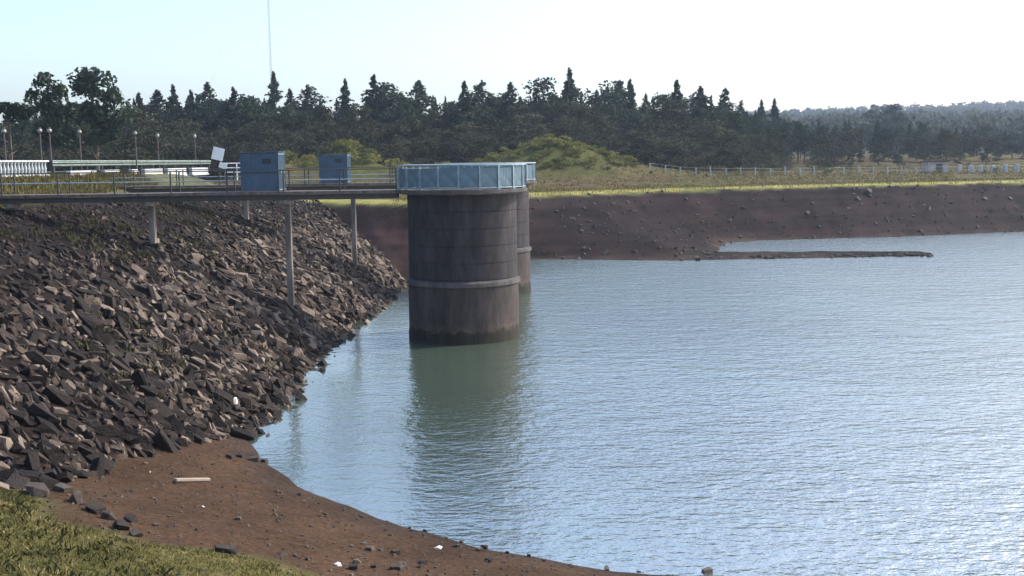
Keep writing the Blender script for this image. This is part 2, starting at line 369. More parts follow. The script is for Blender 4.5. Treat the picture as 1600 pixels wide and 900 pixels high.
# dam riprap
n = 25000
sx = -7.2 - rng.random(n) ** 1.15 * 17.5; sy = 16 + rng.random(n) * 88
dmv, nrv, frv, dnv, dfv, xdv = parts_H(sx, sy); sz = H(sx, sy)
keep = (dmv > frv - .3) & (dmv >= nrv - np.where((sy < 26) & (sx < -9.8), .55, .12)) & (xdv < 15.6) & (dmv > -.3)
keep &= rng.random(n) < np.where(xdv > 9, .62, 1)
items = []
for x, y, z, xd_ in zip(sx[keep], sy[keep], sz[keep], xdv[keep]):
    L = min(.85, max(.2, random.lognormvariate(-.98, .42))) * (1 if xd_ < 7 else .75 if xd_ < 10 else .5)
    s = np.array([L * 1.5, L * random.uniform(.75, 1.15), L * random.uniform(.8, 1.3)])
    m = rotm(0, random.gauss(-.25, .55), random.gauss(.5, .36), random.uniform(-1.5, 1.5))
    t = random.random() ** 1.4 * .56 + (.06 if xd_ < 7 else -.22 if xd_ > 10 else -.1) + .3 * (random.random() < .07)
    items.append((random.randrange(12), np.array([x, y, z + L * random.uniform(.0, .16)]), m, s, t))
def inframe(p):
    q = cam.matrix_world.inverted() @ Vector(p); 
    if q.z > -1: return None
    x, y = -q.x / q.z * 1716, -q.y / q.z * 1716
    return (abs(x) < 800 and abs(y) < 450)
inv = cam.matrix_world.inverted()
def app(it):
    q = inv @ Vector(it[1]); x, y = -q.x / q.z, -q.y / q.z
    return it[3][0] * it[3][2] / q.z ** 2 if abs(x) < .462 and abs(y) < .26 else 0
items.sort(key=app, reverse=True)
rock_me = [mesh_np('stone', v, f, M['stone'], tint=np.zeros(len(v))) for v, f in ROCKS]
def place_stone(it, name, parent, mes, label=None):
    o = obj(name, mes[it[0]], parent); o.matrix_local = Matrix.Translation(it[1]) @ it[2].to_4x4() @ Matrix.Diagonal((*it[3], 1)); return o
for it in items[:298]: place_stone(it, 'stone', dam_o, rock_me)
tag(merge(ROCKS, items[298:], 'riprap_stones', M['stone'], dam_o), kind='stuff')
# far bank stones
n = 3400; sx = -8 + rng.random(n) * 78; sy = 68 + rng.random(n) * 66
dmv, nrv, frv, dnv, dfv, xdv = parts_H(sx, sy); sz = H(sx, sy)
keep = (frv > dmv - .3) & (dfv > -.3) & (dfv < 12.3) & (sz > -.05)
fi = []
for x, y, z in zip(sx[keep], sy[keep], sz[keep]):
    L = random.lognormvariate(-1.15, .45); s = np.array([L, L * random.uniform(.9, 1.5), L * random.uniform(.9, 1.5)])
    fi.append((random.randrange(12), np.array([x, y, z + .04]), rotm(-1.57, random.gauss(0, 1), random.gauss(.3, .4), random.uniform(-1, 1)), s, random.random() ** 2 * .12 - .12))
for x in np.arange(14, 35.5, .07):                                        # stones on the spit
    L = random.uniform(.25, .7); y = 92.6 + random.gauss(0, .5 + max(0, 22 - x) * .12)
    fi.append((random.randrange(12), np.array([x, y, .08]), rotm(0, random.uniform(-3, 3), 0, random.uniform(-1, 1)), np.array([L * 1.4, L * 1.4, L * .9]), random.random() * .1 - .32))
tag(merge(ROCKS, fi, 'bank_stones', M['rock'], farbank_o), kind='stuff')
# pebbles on the mud
n = 5200; sx = -11 + rng.random(n) * 18; sy = 15 + rng.random(n) * 20; dmv, nrv, frv, dnv, dfv, xdv = parts_H(sx, sy); sz = H(sx, sy)
keep = (nrv > dmv + .05) & (dnv > .05) & (dnv < 7.8)
pi_ = []
for x, y, z in zip(sx[keep], sy[keep], sz[keep]):
    L = random.lognormvariate(-2.95, .45); pi_.append((random.randrange(12), np.array([x, y, z]), rotm(0, random.uniform(-3, 3), 0, random.uniform(-1, 1)), np.array([L, L * 1.6, L * 1.5]), random.random() ** 2 * .3 - .3))
tag(merge(ROCKS, pi_, 'beach_pebbles', M['rock'], beach_o), kind='stuff')
slab_me = [mesh_np('bank_slab', v, f, M['slab'], tint=np.zeros(len(v))) for v, f in ROCKS]
beach_me = [mesh_np('beach_rock', v, f, M['rock'], tint=np.full(len(v), -.05)) for v, f in ROCKS]
pale_me = [mesh_np('pale_rock', v, f, M['pale']) for v, f in ROCKS]
def loose(x, y, L, label, cat='rock', mes=None, zoff=.1, group=None, name='beach_rock', flat=1., yaw=None):
    k = random.randrange(12); o = obj(name, (mes or beach_me)[k]); z = max(h1(x, y), -.25)
    s = np.array([L, L * random.uniform(1, 1.5), L * random.uniform(1.1, 1.6) * flat])
    o.matrix_world = Matrix.Translation((x, y, z + L * zoff)) @ Matrix.Rotation(random.uniform(-3, 3) if yaw is None else yaw, 4, 'Z') @ Matrix.Rotation(random.gauss(0, .15), 4, 'Y') @ Matrix.Diagonal((*s, 1))
    return tag(o, label, cat, group)
def unproj(px, py, z=0.):
    d = cam.matrix_world.to_3x3() @ Vector(((px - 800) / 1716, -(py - 450) / 1716, -1)); t = (z - 8.5) / d.z; return EYE + d * t
def onground(px, py):
    z = 0.
    for _ in range(25): p = unproj(px, py, z); z = .5 * z + .5 * max(0, h1(p.x, p.y))
    return p
def at(px, py, L, label, **k): p = onground(px, py); return loose(p.x, p.y, L, label, **k)
at(437, 664, .36, 'small dark rock standing alone in the water off the dam', zoff=.15)
at(412, 644, .2, 'tiny dark rock awash between the riprap and the lone rock', zoff=.1)
at(551, 536, .4, 'dark flat rock awash beneath the second footbridge pillar', zoff=.1, flat=.6)
at(1105, 893, .34, 'square dark rock in the shallows at the bottom edge, largest there', zoff=.2)
at(948, 890, .2, 'small dark rock in the shallows left of the square one', zoff=.15)
at(998, 893, .13, 'tiny rock awash between the two dark rocks at the bottom edge', zoff=.15)
at(1377, 897, .2, 'dark rock in the water at the bottom right', zoff=.15)
at(362, 634, .55, 'bright white boulder at the foot of the riprap by the water', mes=pale_me, zoff=.3, name='white_boulder')
at(360, 716, .34, 'dark rock at the left end of the stone line by the water')
at(376, 714, .3, 'dark rock in the middle of the stone line by the water')
at(397, 720, .5, 'long flat dark slab lying at the water edge on the mud', flat=.5, yaw=.1)
at(413, 722, .26, 'dark stone at the right tip of the stone line by the water')
at(206, 768, .16, 'small dark stone on bare mud left of the plank')
at(274, 756, .2, 'dark stone touching the left end of the bleached plank')
at(372, 812, .2, 'dark stone alone on the mud below the plank')
at(350, 862, .5, 'long dark slab half buried beside the grass edge', flat=.5, yaw=0.1)
at(366, 866, .34, 'dark rock behind the half buried slab at the grass edge')
at(684, 858, .22, 'pale round stone among dark rocks near the bottom shore', mes=pale_me, name='pale_stone')
at(528, 884, .16, 'small pale stone on the mud at the bottom of the picture', mes=pale_me, name='pale_stone')
at(317, 793, .12, 'little white stone on the mud below the plank', mes=pale_me, name='pale_stone')
at(234, 738, .09, 'little upright pale stone on the mud above the plank', mes=pale_me, name='pale_stone')
for i in range(16):
    at(random.uniform(550, 780), random.uniform(848, 890), random.uniform(.14, .3), 'dark stone in the loose cluster on the mud at the bottom shore', group='dark stones scattered on the bottom shore')
for i in range(14):
    t = i / 13; at(470 + 420 * t + random.uniform(-9, 9), 768 + 112 * t ** .82 + random.uniform(3, 7), random.uniform(.08, .18), 'dark pebble strung along the near waterline', group='pebbles along the near waterline', cat='pebble', name='pebble')
# blocky slabs between riprap and grass
for i, (px, py, L) in enumerate([(60, 772, 1.1), (120, 785, .95), (150, 800, .8), (172, 812, .7), (190, 826, .6), (212, 838, .45), (98, 768, .7), (25, 762, .9), (205, 815, .5)]):
    p = onground(px, py)
    it = (random.randrange(12), np.array([p.x, p.y, p.z + .05]), rotm(-.5, random.gauss(0, .3), .25, random.uniform(-.4, .4)), np.array([L, L * 1.2, L]) * .75, 0)
    o = place_stone(it, 'bank_slab', None, slab_me); tag(o, 'grey slab in the row dividing riprap and grass at lower left', 'rock', 'grey slabs along the grass edge')
# bleached plank
p0 = onground(274, 753); p1 = onground(327, 752)
d = p1 - p0; b = BM().box((0, 0, 0), (d.length, .12, .07)).bevel(.008)
pl = b.build('plank', M['wood']); pl.location = (p0 + p1) / 2 + Vector((0, 0, .05)); pl.rotation_mode = 'QUATERNION'; pl.rotation_quaternion = d.to_track_quat('X', 'Z')
tag(pl, 'short bleached plank lying flat on the brown mud beach', 'plank')

# ------------------------------------------------------------------ grass
def blades(pts, hmin, hmax, wdt, name, mat, label=None, cat=None, parent=None, lean=.5, tintf=None):
    n = len(pts); h = hmin + (hmax - hmin) * rng.random(n) ** 1.5; a = rng.random(n) * 2 * np.pi; ll = rng.random(n) * lean; b = rng.random(n) * 2 * np.pi
    wx_, wy_ = np.cos(a) * wdt, np.sin(a) * wdt; lx, ly = np.cos(b) * ll * h, np.sin(b) * ll * h
    P = np.asarray(pts); z0 = P[:, 2] - .02
    v0 = np.stack([P[:, 0] - wx_, P[:, 1] - wy_, z0], 1); v1 = np.stack([P[:, 0] + wx_, P[:, 1] + wy_, z0], 1)
    v2 = np.stack([P[:, 0] + lx * .4 + wx_ * .7, P[:, 1] + ly * .4 + wy_ * .7, z0 + h * .6], 1); v3 = np.stack([P[:, 0] + lx, P[:, 1] + ly, z0 + h], 1)
    Vv = np.stack([v0, v1, v2, v3], 1).reshape(-1, 3); i = np.arange(n) * 4
    t = np.repeat(rng.random(n) * .5 + (tintf if tintf is not None else .25), 4)
    return tag(obj(name, mesh_np(name, Vv, np.stack([i, i + 1, i + 2, i + 3], 1), mat, tint=t), parent), label, cat, kind='stuff')
n = 190000; sx = -14 + rng.random(n) * 18; sy = 11.5 + rng.random(n) * 12; dmv, nrv, frv, dnv, dfv, xdv = parts_H(sx, sy)
clump = fbm(sx, sy, 1.6, 3); k = (nrv > dmv - .05) & (dnv + fbm(sx, sy, .8, 4) * 2 + 2.3 * sstep(-8, -4, sx) > 7.6) & (clump > -.13 + .18 * rng.random(n) - .12)
sx, sy, clump, dnv = sx[k], sy[k], clump[k], dnv[k]
blades(np.stack([sx, sy, H(sx, sy)], 1), .02, .10, .010, 'bank_grass', M['grass'], 'short green and straw coloured grass covering the near bank', 'grass', tintf=np.clip(.22 + clump * 1.6, -.2, .7), lean=1.1)
# weedy leaves among the grass
n = 700; sx = -13 + rng.random(n) * 12; sy = 13 + rng.random(n) * 8.5; dmv, nrv, frv, dnv, dfv, xdv = parts_H(sx, sy); k = (nrv > dmv) & (dnv > 7.8)
wi = []
for x, y, z in zip(sx[k], sy[k], H(sx[k], sy[k])):
    for j in range(random.randint(5, 10)):
        wi.append((x + random.gauss(0, .10), y + random.gauss(0, .10), z + random.uniform(0, .1)))
blades(np.array(wi), .05, .15, .02, 'bank_weeds', M['grass'], 'broad leaved weeds scattered through the near grass', 'weeds', lean=1.6, tintf=np.full(len(wi), -.1))
n = 700; sx = -9.5 - rng.random(n) * 15; sy = 22 + rng.random(n) * 52; dmv, nrv, frv, dnv, dfv, xdv = parts_H(sx, sy); k = (dmv > nrv + .2) & (fbm(sx, sy, .3, 3) + xdv * .008 > .13); wi = []
for x, y, z in zip(sx[k], sy[k], H(sx[k], sy[k])):
    for j in range(16): wi.append((x + random.gauss(0, .14), y + random.gauss(0, .14), z + random.uniform(.05, .18)))
blades(np.array(wi), .08, .3, .03, 'slope_weeds', M['grass'], 'dull weeds and dry tufts rooted between the riprap stones', 'weeds', lean=1.2, tintf=np.full(len(wi), -.15))
# grass on dam crest, the far crest and the field
n = 20000; sx = -28.2 + rng.random(n) * 3.4; sy = 44 + rng.random(n) * 34
blades(np.stack([sx, sy, H(sx, sy)], 1), .1, .35, .03, 'crest_grass', M['dry'], 'olive grass on the dam crest in front of the white balustrade', 'grass', lean=.6, tintf=np.full(n, .0))
n = 60000; sx = -10 + rng.random(n) * 90; sy = 84 + rng.random(n) * 64; dmv, nrv, frv, dnv, dfv, xdv = parts_H(sx, sy)
k = (dfv + fbm(sx, sy, .8, 2) * 1.5 > 12) & (dfv < 17) & (frv > dmv - .5); sx, sy, dfv = sx[k], sy[k], dfv[k]
blades(np.stack([sx, sy, H(sx, sy)], 1), .1, .38, .05, 'lip_grass', M['dry'], 'pale yellow grass along the edge of the far bank', 'grass', lean=.5, tintf=np.clip(.5 - (dfv - 12.5) * .12, 0, .5))
n = 70000; sx = -40 + rng.random(n) * 160; sy = 98 + rng.random(n) * 92; dmv, nrv, frv, dnv, dfv, xdv = parts_H(sx, sy)
k = (dfv > 15) & (frv > dmv - .5) & (fbm(sx, sy, .2, 3) > -.1); sx, sy = sx[k], sy[k]
blades(np.stack([sx, sy, H(sx, sy)], 1), .06, .24, .10, 'field_grass', M['dry'], 'rough brown grass in the flat field before the wood', 'grass', lean=.5, tintf=np.full(len(sx), .12))

# ------------------------------------------------------------------ towers and footbridges
def make_tower():
    t = empty('valve_tower', (0, 0, 0), 'round dark concrete valve tower standing in the water, nearer of two, under a blue parapet', 'tower', 'valve towers at the ends of the footbridges')
    BM().lathe([(2.70, -4), (2.70, .35), (2.67, .45), (2.67, 2.62)], 64).build('lower_shaft', M['conc'], t, smooth=True)
    BM().lathe([(2.64, 2.62), (2.76, 2.68), (2.76, 2.84), (2.60, 2.94)], 64).build('ledge', M['conc_l'], t, smooth=True)
    # upper shaft with recessed lift joints
    prof = []
    for i in range(5):
        z0 = 2.94 + i * .80; prof += [(2.59, z0 + .015), (2.62, z0 + .035), (2.62, z0 + .775), (2.59, z0 + .795)]
    BM().lathe(prof, 64).build('upper_shaft', M['conc_up'], t, smooth=True)
    BM().lathe([(2.76, 6.935), (3.12, 7.0), (3.16, 7.02), (3.16, 7.16), (3.10, 7.18)], 64).build('deck_slab', M['conc_l'], t, smooth=True)
    nseg = 20
    pm = None
    for i in range(nseg):
        a0, a1 = 2 * math.pi * i / nseg, 2 * math.pi * (i + 1) / nseg
        # leave a gateway on the bridge side (-X)
        r = 3.06; px, py = r * math.cos(a0), r * math.sin(a0)
        if i == 0:
            pm = BM().box((0, 0, .56), (.07, .07, 1.12)).box((0, 0, .02), (.16, .16, .04)).mesh('parapet_post', M['tealrail'])
        o = obj('parapet_post', pm, t, (px, py, 7.18)); o.rotation_euler[2] = a0
        if i in (9, 10): continue
        b = BM(); am = (a0 + a1) / 2; half = (a1 - a0) / 2
        L = 2 * 3.03 * math.sin(half) - .09; ri = 3.03 * math.cos(half)
        if i == 0 or 'panel' not in M:
            q = BM().box((0, 0, 0), (.02, L, .86))
            for k in range(9): q.box((.014, -L / 2 + (k + .5) * L / 9, 0), (.016, .03, .86))
            M['panel'] = q.mesh('parapet_panel', M['bluemesh'])
        o = obj('parapet_panel', M['panel'], t, (ri * math.cos(am), ri * math.sin(am), 7.18 + .56)); o.rotation_euler[2] = am
    for nm, z, rr in (('top_rail', 8.30, .045), ('bottom_rail', 7.26, .03)):
        b = BM(); k0 = 11
        for i in range(48):
            a0, a1 = math.pi + .34 + (2 * math.pi - .68) * i / 48, math.pi + .34 + (2 * math.pi - .68) * (i + 1) / 48
            b.bar((3.06 * math.cos(a0), 3.06 * math.sin(a0), z), (3.06 * math.cos(a1), 3.06 * math.sin(a1), z), rr, 6)
        b.build(nm, M['tealrail'], t)
    # ladder and pipe brackets down the right flank
    ld = BM(); a = R(62); cx, cy = 2.95 * math.cos(a), 2.95 * math.sin(a); tx, ty = -math.sin(a) * .22, math.cos(a) * .22
    for s in (-1, 1): ld.bar((cx + s * tx, cy + s * ty, -.6), (cx + s * tx, cy + s * ty, 7.0), .028)
    for k in range(24): ld.bar((cx - tx, cy - ty, -.4 + k * .3), (cx + tx, cy + ty, -.4 + k * .3), .016, 5)
    for k in range(4): ld.bar((2.72 * math.cos(a), 2.72 * math.sin(a), .8 + k * 1.7), (cx, cy, .8 + k * 1.7), .03, 5)
    ld.build('ladder', M['rail'], t)
    # valve wheel and pedestal on the deck
    pd = BM().box((0, 0, 7.45), (.4, .4, .6)).bevel(.03).bar((0, 0, 7.7), (0, 0, 8.0), .05).build('valve_pedestal', M['darksteel'], t)
    wb = BM()
    for i in range(16):
        a0, a1 = math.pi * i / 8, math.pi * (i + 1) / 8; wb.bar((.26 * math.cos(a0), .26 * math.sin(a0), 8.0), (.26 * math.cos(a1), .26 * math.sin(a1), 8.0), .02, 5)
    for i in range(3): a0 = math.pi * i / 3; wb.bar((.26 * math.cos(a0), .26 * math.sin(a0), 8.0), (-.26 * math.cos(a0), -.26 * math.sin(a0), 8.0), .015, 5)
    wb.build('hand_wheel', M['blue'], pd)
    return t
tw = make_tower(); tw.location = (-2.35, 53.0, 0)
tw2 = copy_tree(tw); tw2.location = (-1.45, 71.3, 0)
tw2['label'] = 'farther round valve tower, almost hidden behind the nearer one, its lit flank showing'

def make_bridge(label, y0, x0, x1, piers):
    t = empty('footbridge', (x1, y0, 7.07), label, 'footbridge', 'footbridges from the dam to the valve towers')
    L = x1 - x0; W = 1.5; zt = .07
    n = max(1, round(L / 2.6)); seg = L / n
    sm = BM().box((0, 0, -.045), (seg - .02, W, .14)).bevel(.012).mesh('deck_plank', M['deck'])
    for i in range(n): obj('deck_slab', sm, t, (-L + (i + .5) * seg, 0, zt))
    for s in (-1, 1):
        BM().box((-L / 2, s * .5, -.205), (L, .14, .22)).box((-L / 2, s * .5, -.11), (L, .22, .03)).build('beam', M['darksteel'], t)
        pm = BM().box((0, 0, .56), (.06, .06, 1.12)).mesh('railing_post', M['darksteel'])
        for i in range(n + 1): obj('railing_post', pm, t, (-L + i * seg if i else -L + .05, s * .70, .0))
        for z, r in ((1.1, .024), (.62, .022)):
            rb = BM().bar((-L, s * .70, z), (0, s * .70, z), r, 6); rb.build('rail', M['tealrail'] if z != 1.1 else M['darksteel'], t)
    for x in piers:
        g = h1(x, y0); cap = obj('crosshead', BM().box((0, 0, 0), (.36, 1.2, .20)).bevel(.02).mesh('crosshead', M['pillar']), t, (x - x1, 0, -.43))
        hh = 7.07 - .55 - (g - .6)
        obj('pillar', BM().box((0, 0, 0), (.28, .34, hh)).bevel(.02).mesh('pillar', M['pillar']), t, (x - x1, 0, -.55 - hh / 2))
        obj('footing', BM().box((0, 0, 0), (.7, .7, .4)).bevel(.05).mesh('footing', M['conc']), t, (x - x1, 0, g - .04 - 7.07))
    return t
make_bridge('nearer narrow footbridge on concrete pillars, running from the dam to the nearer tower', 53.0, -26.8, -5.42, (-23.9, -17.3, -10.75))
make_bridge('farther parallel footbridge behind, running from the dam to the hidden tower', 71.3, -26.8, -4.97, (-23.9, -17.15, -10.2))

def make_gate():
    t = empty('gate_cage', (0, 0, 7.14), 'dark blue sheet metal gate box across the nearer footbridge', 'gate', 'blue gate boxes on the footbridges')
    wx_, wy_, h = 1.75, 1.5, 1.85
    sk = BM().box((0, 0, 0), (wx_ - .1, .025, h - .08))
    for k in range(8): sk.box((-(wx_ - .1) / 2 + (k + .5) * (wx_ - .1) / 8, -.016, 0), (.05, .02, h - .1))
    sm = sk.mesh('side_panel', M['blue'])
    for s in (-1, 1):
        o = obj('side_panel', sm, t, (0, s * (wy_ / 2 + .02), h / 2)); o.rotation_euler[2] = 0 if s < 0 else math.pi
    fm = BM().box((0, 0, 0), (.06, .06, h)).mesh('corner_post', M['blue'])
    for sx_ in (-1, 1):
        for sy_ in (-1, 1): obj('corner_post', fm, t, (sx_ * (wx_ / 2), sy_ * (wy_ / 2 + .02), h / 2))
    dr = BM()
    for k in range(10): dr.box((wx_ / 2, -wy_ / 2 + .1 + k * (wy_ - .2) / 9, h / 2), (.025, .04, h - .16))
    dr.box((wx_ / 2, 0, h - .06), (.04, wy_ - .04, .07)).box((wx_ / 2, 0, .1), (.04, wy_ - .04, .07)).box((wx_ / 2, 0, h / 2), (.03, wy_ - .04, .06))
    g = dr.build('gate_leaf', M['bluemesh'], t); BM().box((wx_ / 2 + .04, -.5, .95), (.05, .12, .16)).build('lock', M['darksteel'], g)
    fb = BM().box((-wx_ / 2, 0, h / 2), (.025, wy_ - .04, h - .1)).build('back_panel', M['blue'], t)
    BM().box((0, 0, h + .03), (wx_ + .12, wy_ + .16, .04)).build('top_cover', M['blue'], t)
    for sgn in (-1, 1):
        v = BM()
        for k in range(5): v.box((0, 0, k * .05), (.42, .03, .025), Matrix.Rotation(R(25 * sgn), 3, 'X'))
        v.build('louvre_vent', M['darksteel'], t, (.35, sgn * (wy_ / 2 + .06), 1.35))
        BM().box((0, sgn * (wy_ / 2 + .05), h / 2), (wx_, .03, .05)).build('band', M['darksteel'], t)
    return t
g1 = make_gate(); g1.location = (-11.85, 53.0, 7.15)
g2 = copy_tree(g1); g2.location = (-11.3, 71.3, 7.15); g2['label'] = 'smaller looking blue gate box, on the farther footbridge'

# ------------------------------------------------------------------ dam crest furniture
# white balustrade
z0 = 7.95
bl = empty('balustrade', (-27.5, 62.5, z0), 'white concrete balustrade of stout uprights along the dam crest at far left', 'balustrade')
ya, yb = -11, 3.2
BM().box((0, (ya + yb) / 2, .86), (.26, yb - ya, .10)).bevel(.02).build('top_rail', M['balu'], bl)
BM().box((0, (ya + yb) / 2, .03), (.26, yb - ya, .10)).bevel(.02).build('plinth', M['balu'], bl)
bm_ = BM().lathe([(.085, 0), (.085, .08), (.06, .12), (.095, .32), (.055, .60), (.085, .66), (.085, .73)], 8).mesh('baluster', M['balu'])
k = 0
y = ya + .2
while y < yb:
    obj('baluster', bm_, bl, (0, y, .08)); y += .44
# guard rail
gr = empty('guard_rail', (-27.5, 84, z0), 'long pale green grey guard rail running along the dam crest road', 'guard rail')
gb = BM(); prof = [(.0, 0), (.05, .05), (0, .10), (.05, .15), (.05, .20), (0, .25), (.05, .30), (0, .36)]
vs = [[gb.bm.verts.new((x_, yy, .55 + z_)) for x_, z_ in prof] for yy in np.linspace(-17.6, 17.5, 17)]
for a, b in zip(vs, vs[1:]):
    for i in range(len(prof) - 1): gb.bm.faces.new((a[i], b[i], b[i + 1], a[i + 1]))
bmesh.ops.solidify(gb.bm, geom=gb.bm.faces[:], thickness=.012)
gb.build('beam', M['guard'], gr)
pm = BM().box((-.08, 0, .42), (.12, .12, 1.0)).mesh('post', M['darksteel'])
for yy in np.linspace(-17.3, 17.2, 14): obj('post', pm, gr, (0, yy, 0))
# lower retaining blocks
for i, (pa, pb) in enumerate([(107, 148), (161, 184), (204, 213), (224, 252), (260, 289), (298, 323)]):
    X = -27.1
    def yof(px): 
        d = cam.matrix_world.to_3x3() @ Vector(((px - 800) / 1716, -(275 - 450) / 1716, -1)); return d.y / d.x * X
    y0_, y1_ = yof(pa), yof(pb)
    o = obj('barrier_block', BM().box((0, 0, .20), (.30, y1_ - y0_, .52)).box((0, 0, -.12), (.44, y1_ - y0_, .14)).bevel(.025).mesh('barrier_block', M['balu']), None, (X, (y0_ + y1_) / 2, 7.75))
    tag(o, ['longest pale concrete block below the guard rail, nearest the balustrade', 'second pale concrete block below the guard rail from the left', 'shortest pale concrete block below the guard rail', 'pale concrete block below the middle of the guard rail', 'pale concrete block below the guard rail, second from its far end', 'farthest pale concrete block, below the guard rail end by the white board'][i], 'concrete block', 'concrete blocks below the guard rail')
# white tilted board and pipe gate
wbd = empty('white_board', (-26.0, 98.5, 7.4), 'white board tilted on its post at the far end of the guard rail', 'sign board')
q = BM().box((0, 0, 0), (1.0, .05, 1.1)).box((0, -.03, 0), (.88, .02, .98)).bevel(.008).build('board', M['white'], wbd, (0, 0, 2.0)); q.rotation_euler = (0, R(14), .1)
BM().box((.15, .06, .8), (.09, .09, 1.9)).build('post', M['darksteel'], wbd)
BM().box((.42, -.05, .95), (.7, .04, .5), Matrix.Rotation(R(20), 3, 'Y')).build('lower_board', M['white'], wbd)
pg = empty('pipe_gate', (-24.6, 99, 7.4), 'short white pipe gate between the white board and the blue gate box', 'gate')
for z in (.35, .75, 1.15): BM().bar((-1.0, 0, z), (1.1, 0, z), .045).build('pipe', M['white'], pg)
for x in (-1.0, 0.1, 1.1): BM().bar((x, 0, -.4), (x, 0, 1.2), .055).build('post', M['white'], pg)
# crest lamps
def make_lamp(h):
    t = empty('street_lamp', (0, 0, 0), '', 'street lamp', 'lamps along the crest road')
    BM().bar((0, 0, 0), (0, 0, h), .06, 8, .045).build('pole', M['deck'], t)
    BM().box((0, 0, .15), (.26, .26, .3)).bevel(.03).build('base', M['pillar'], t)
    hd = BM().ball((0, 0, h + .2), .15, 2, (1, 1, 1)).build('globe', M['lampglass'], t, smooth=True)
    BM().bar((0, 0, h + .36), (0, 0, h + .44), .13, 8, .05).build('cap', M['darksteel'], t)
    return t
lamp0 = make_lamp(3.0); first = True
LMP = [(6, 205, 60, 'leftmost globe lamp, cut close to the picture edge'), (62, 204, 62, 'left globe lamp of the close pair above the balustrade end'), (77, 204, 60, 'right globe lamp of the close pair, its pole in the gap beside the guard rail'),
       (124, 206, 66, 'globe lamp right of the close pair, above the first concrete block'), (211, 208, 72, 'tall thin globe lamp above the middle of the guard rail'),
       (246, 212, 84, 'globe lamp right of the middle of the guard rail'), (304, 213, 88, 'last globe lamp just left of the white board')]
for px, py, Y, lab in LMP:
    Y *= 1.12
    d = cam.matrix_world.to_3x3() @ Vector(((px - 800) / 1716, -(py - 450) / 1716, -1)); p = EYE + d * (Y / d.y)
    g = h1(p.x, Y); o = lamp0 if first else copy_tree(lamp0); first = False
    o.location = (p.x, Y, g); s = (p.z - g) / 3.2; o.scale = (1, 1, s); o['label'] = lab

# ------------------------------------------------------------------ radio mast
ms = empty('radio_mast', (-48.2, 226, 8), 'very tall thin lattice radio mast rising out of the top of the picture', 'mast')
hgt = 64; r_ = .20
pts = [Vector((r_ * math.cos(a), r_ * math.sin(a), 0)) for a in (math.pi / 2, math.pi / 2 + 2.094, math.pi / 2 + 4.189)]
for p in pts: BM().bar(p, p + Vector((0, 0, hgt)), .02, 5).build('leg', M['mast'], ms)
lb = BM()
for k in range(64):
    for i in range(3): a, b = pts[i], pts[(i + 1) % 3]; lb.bar(a + Vector((0, 0, k)), b + Vector((0, 0, k + 1)), .012, 3)
lb.build('lattice', M['mast'], ms)
for a in (0.5, 2.6, 4.7): BM().bar((0, 0, 52), (26 * math.cos(a), 26 * math.sin(a), -1), .012, 3).build('guy_wire', M['mast'], ms)

# ------------------------------------------------------------------ trees
def leaf_cloud(P, size, r, outward=None):
    """quads of random tilt centred on P"""
    n = len(P); a = r.normal(size=(n, 3)); a /= np.linalg.norm(a, axis=1)[:, None]
    b = r.normal(size=(n, 3)); b -= a * (a * b).sum(1)[:, None]; b /= np.linalg.norm(b, axis=1)[:, None]
    s = (size * (.6 + .8 * r.random(n)))[:, None] if np.ndim(size) == 0 else (size * (.6 + .8 * r.random(n)))[:, None]
    a = a * s; b = b * s * .6
    Vv = np.stack([P - a, P - b * .9, P + a, P + b], 1).reshape(-1, 3); i = np.arange(n) * 4
    return Vv, np.stack([i, i + 1, i + 2, i + 3], 1)
def conifer_mesh(seed, h=1., n=2340, rad=.2, mat=None, base=.12, power=.85, ragged=.35):
    r = np.random.default_rng(seed); P = []; T = []; S = []
    nb = 90; per = n // nb
    for k in range(nb):
        t = base + (1 - base) * (k / nb) ** .85; R0 = rad * ((1 - t) / (1 - base)) ** power * (1 + ragged * (r.random() - .5) * 2) + .006
        ang = r.random() * 2 * np.pi; tt = r.random()
        u = r.random(per) ** .6; rr = R0 * u
        P.append(np.stack([np.cos(ang) * rr + r.normal(size=per) * R0 * .16, np.sin(ang) * rr + r.normal(size=per) * R0 * .16, t - rr * .35 + r.normal(size=per) * .010], 1))
        T.append(np.full(per, tt)); S.append(np.full(per, .010 + .016 * R0 / rad))
    P = np.concatenate(P); T = np.concatenate(T)
    Vv, Ff = leaf_cloud(P, np.concatenate(S), r); tint = np.repeat(T * .45 + .15 * r.random(len(T)) - .05, 4)
    return mesh_np('crown', Vv, Ff, mat or M['conifer'], tint=tint)
def clump_mesh(seed, n=2400, nc=26, rx=.42, z0=.28, mat=None, leaf=.021, flat=1., spread=.13, name='crown', centers=None):
    r = np.random.default_rng(seed); P = []; T = []
    for k in range(nc):
        if centers is not None: c = centers[k % len(centers)] + r.normal(size=3) * .03
        else:
            a = r.random() * 2 * np.pi; q = r.random() ** .5; zz = z0 + (1 - z0 - spread * .6) * r.random()
            env = math.sin(math.pi * min(1, max(0.08, (zz - z0 + .15) / (1.1 - z0)))) ** .6
            c = np.array([math.cos(a) * q * rx * env, math.sin(a) * q * rx * env, zz])
        s = spread * (.6 + .7 * r.random()); m = n // nc
        d = r.normal(size=(m, 3)); d /= np.linalg.norm(d, axis=1)[:, None]; d *= (r.random((m, 1)) ** .4)
        P.append(c + d * s * np.array([1, 1, .75 * flat])); T.append(np.full(m, r.random()))
    P = np.concatenate(P); T = np.concatenate(T); P[:, 2] = np.minimum(P[:, 2], 1.0 - .01)
    Vv, Ff = leaf_cloud(P, leaf, r); tint = np.repeat(T * .5 + .15 * r.random(len(T)) - .05, 4)
    return mesh_np(name, Vv, Ff, mat or M['broad'], tint=tint)
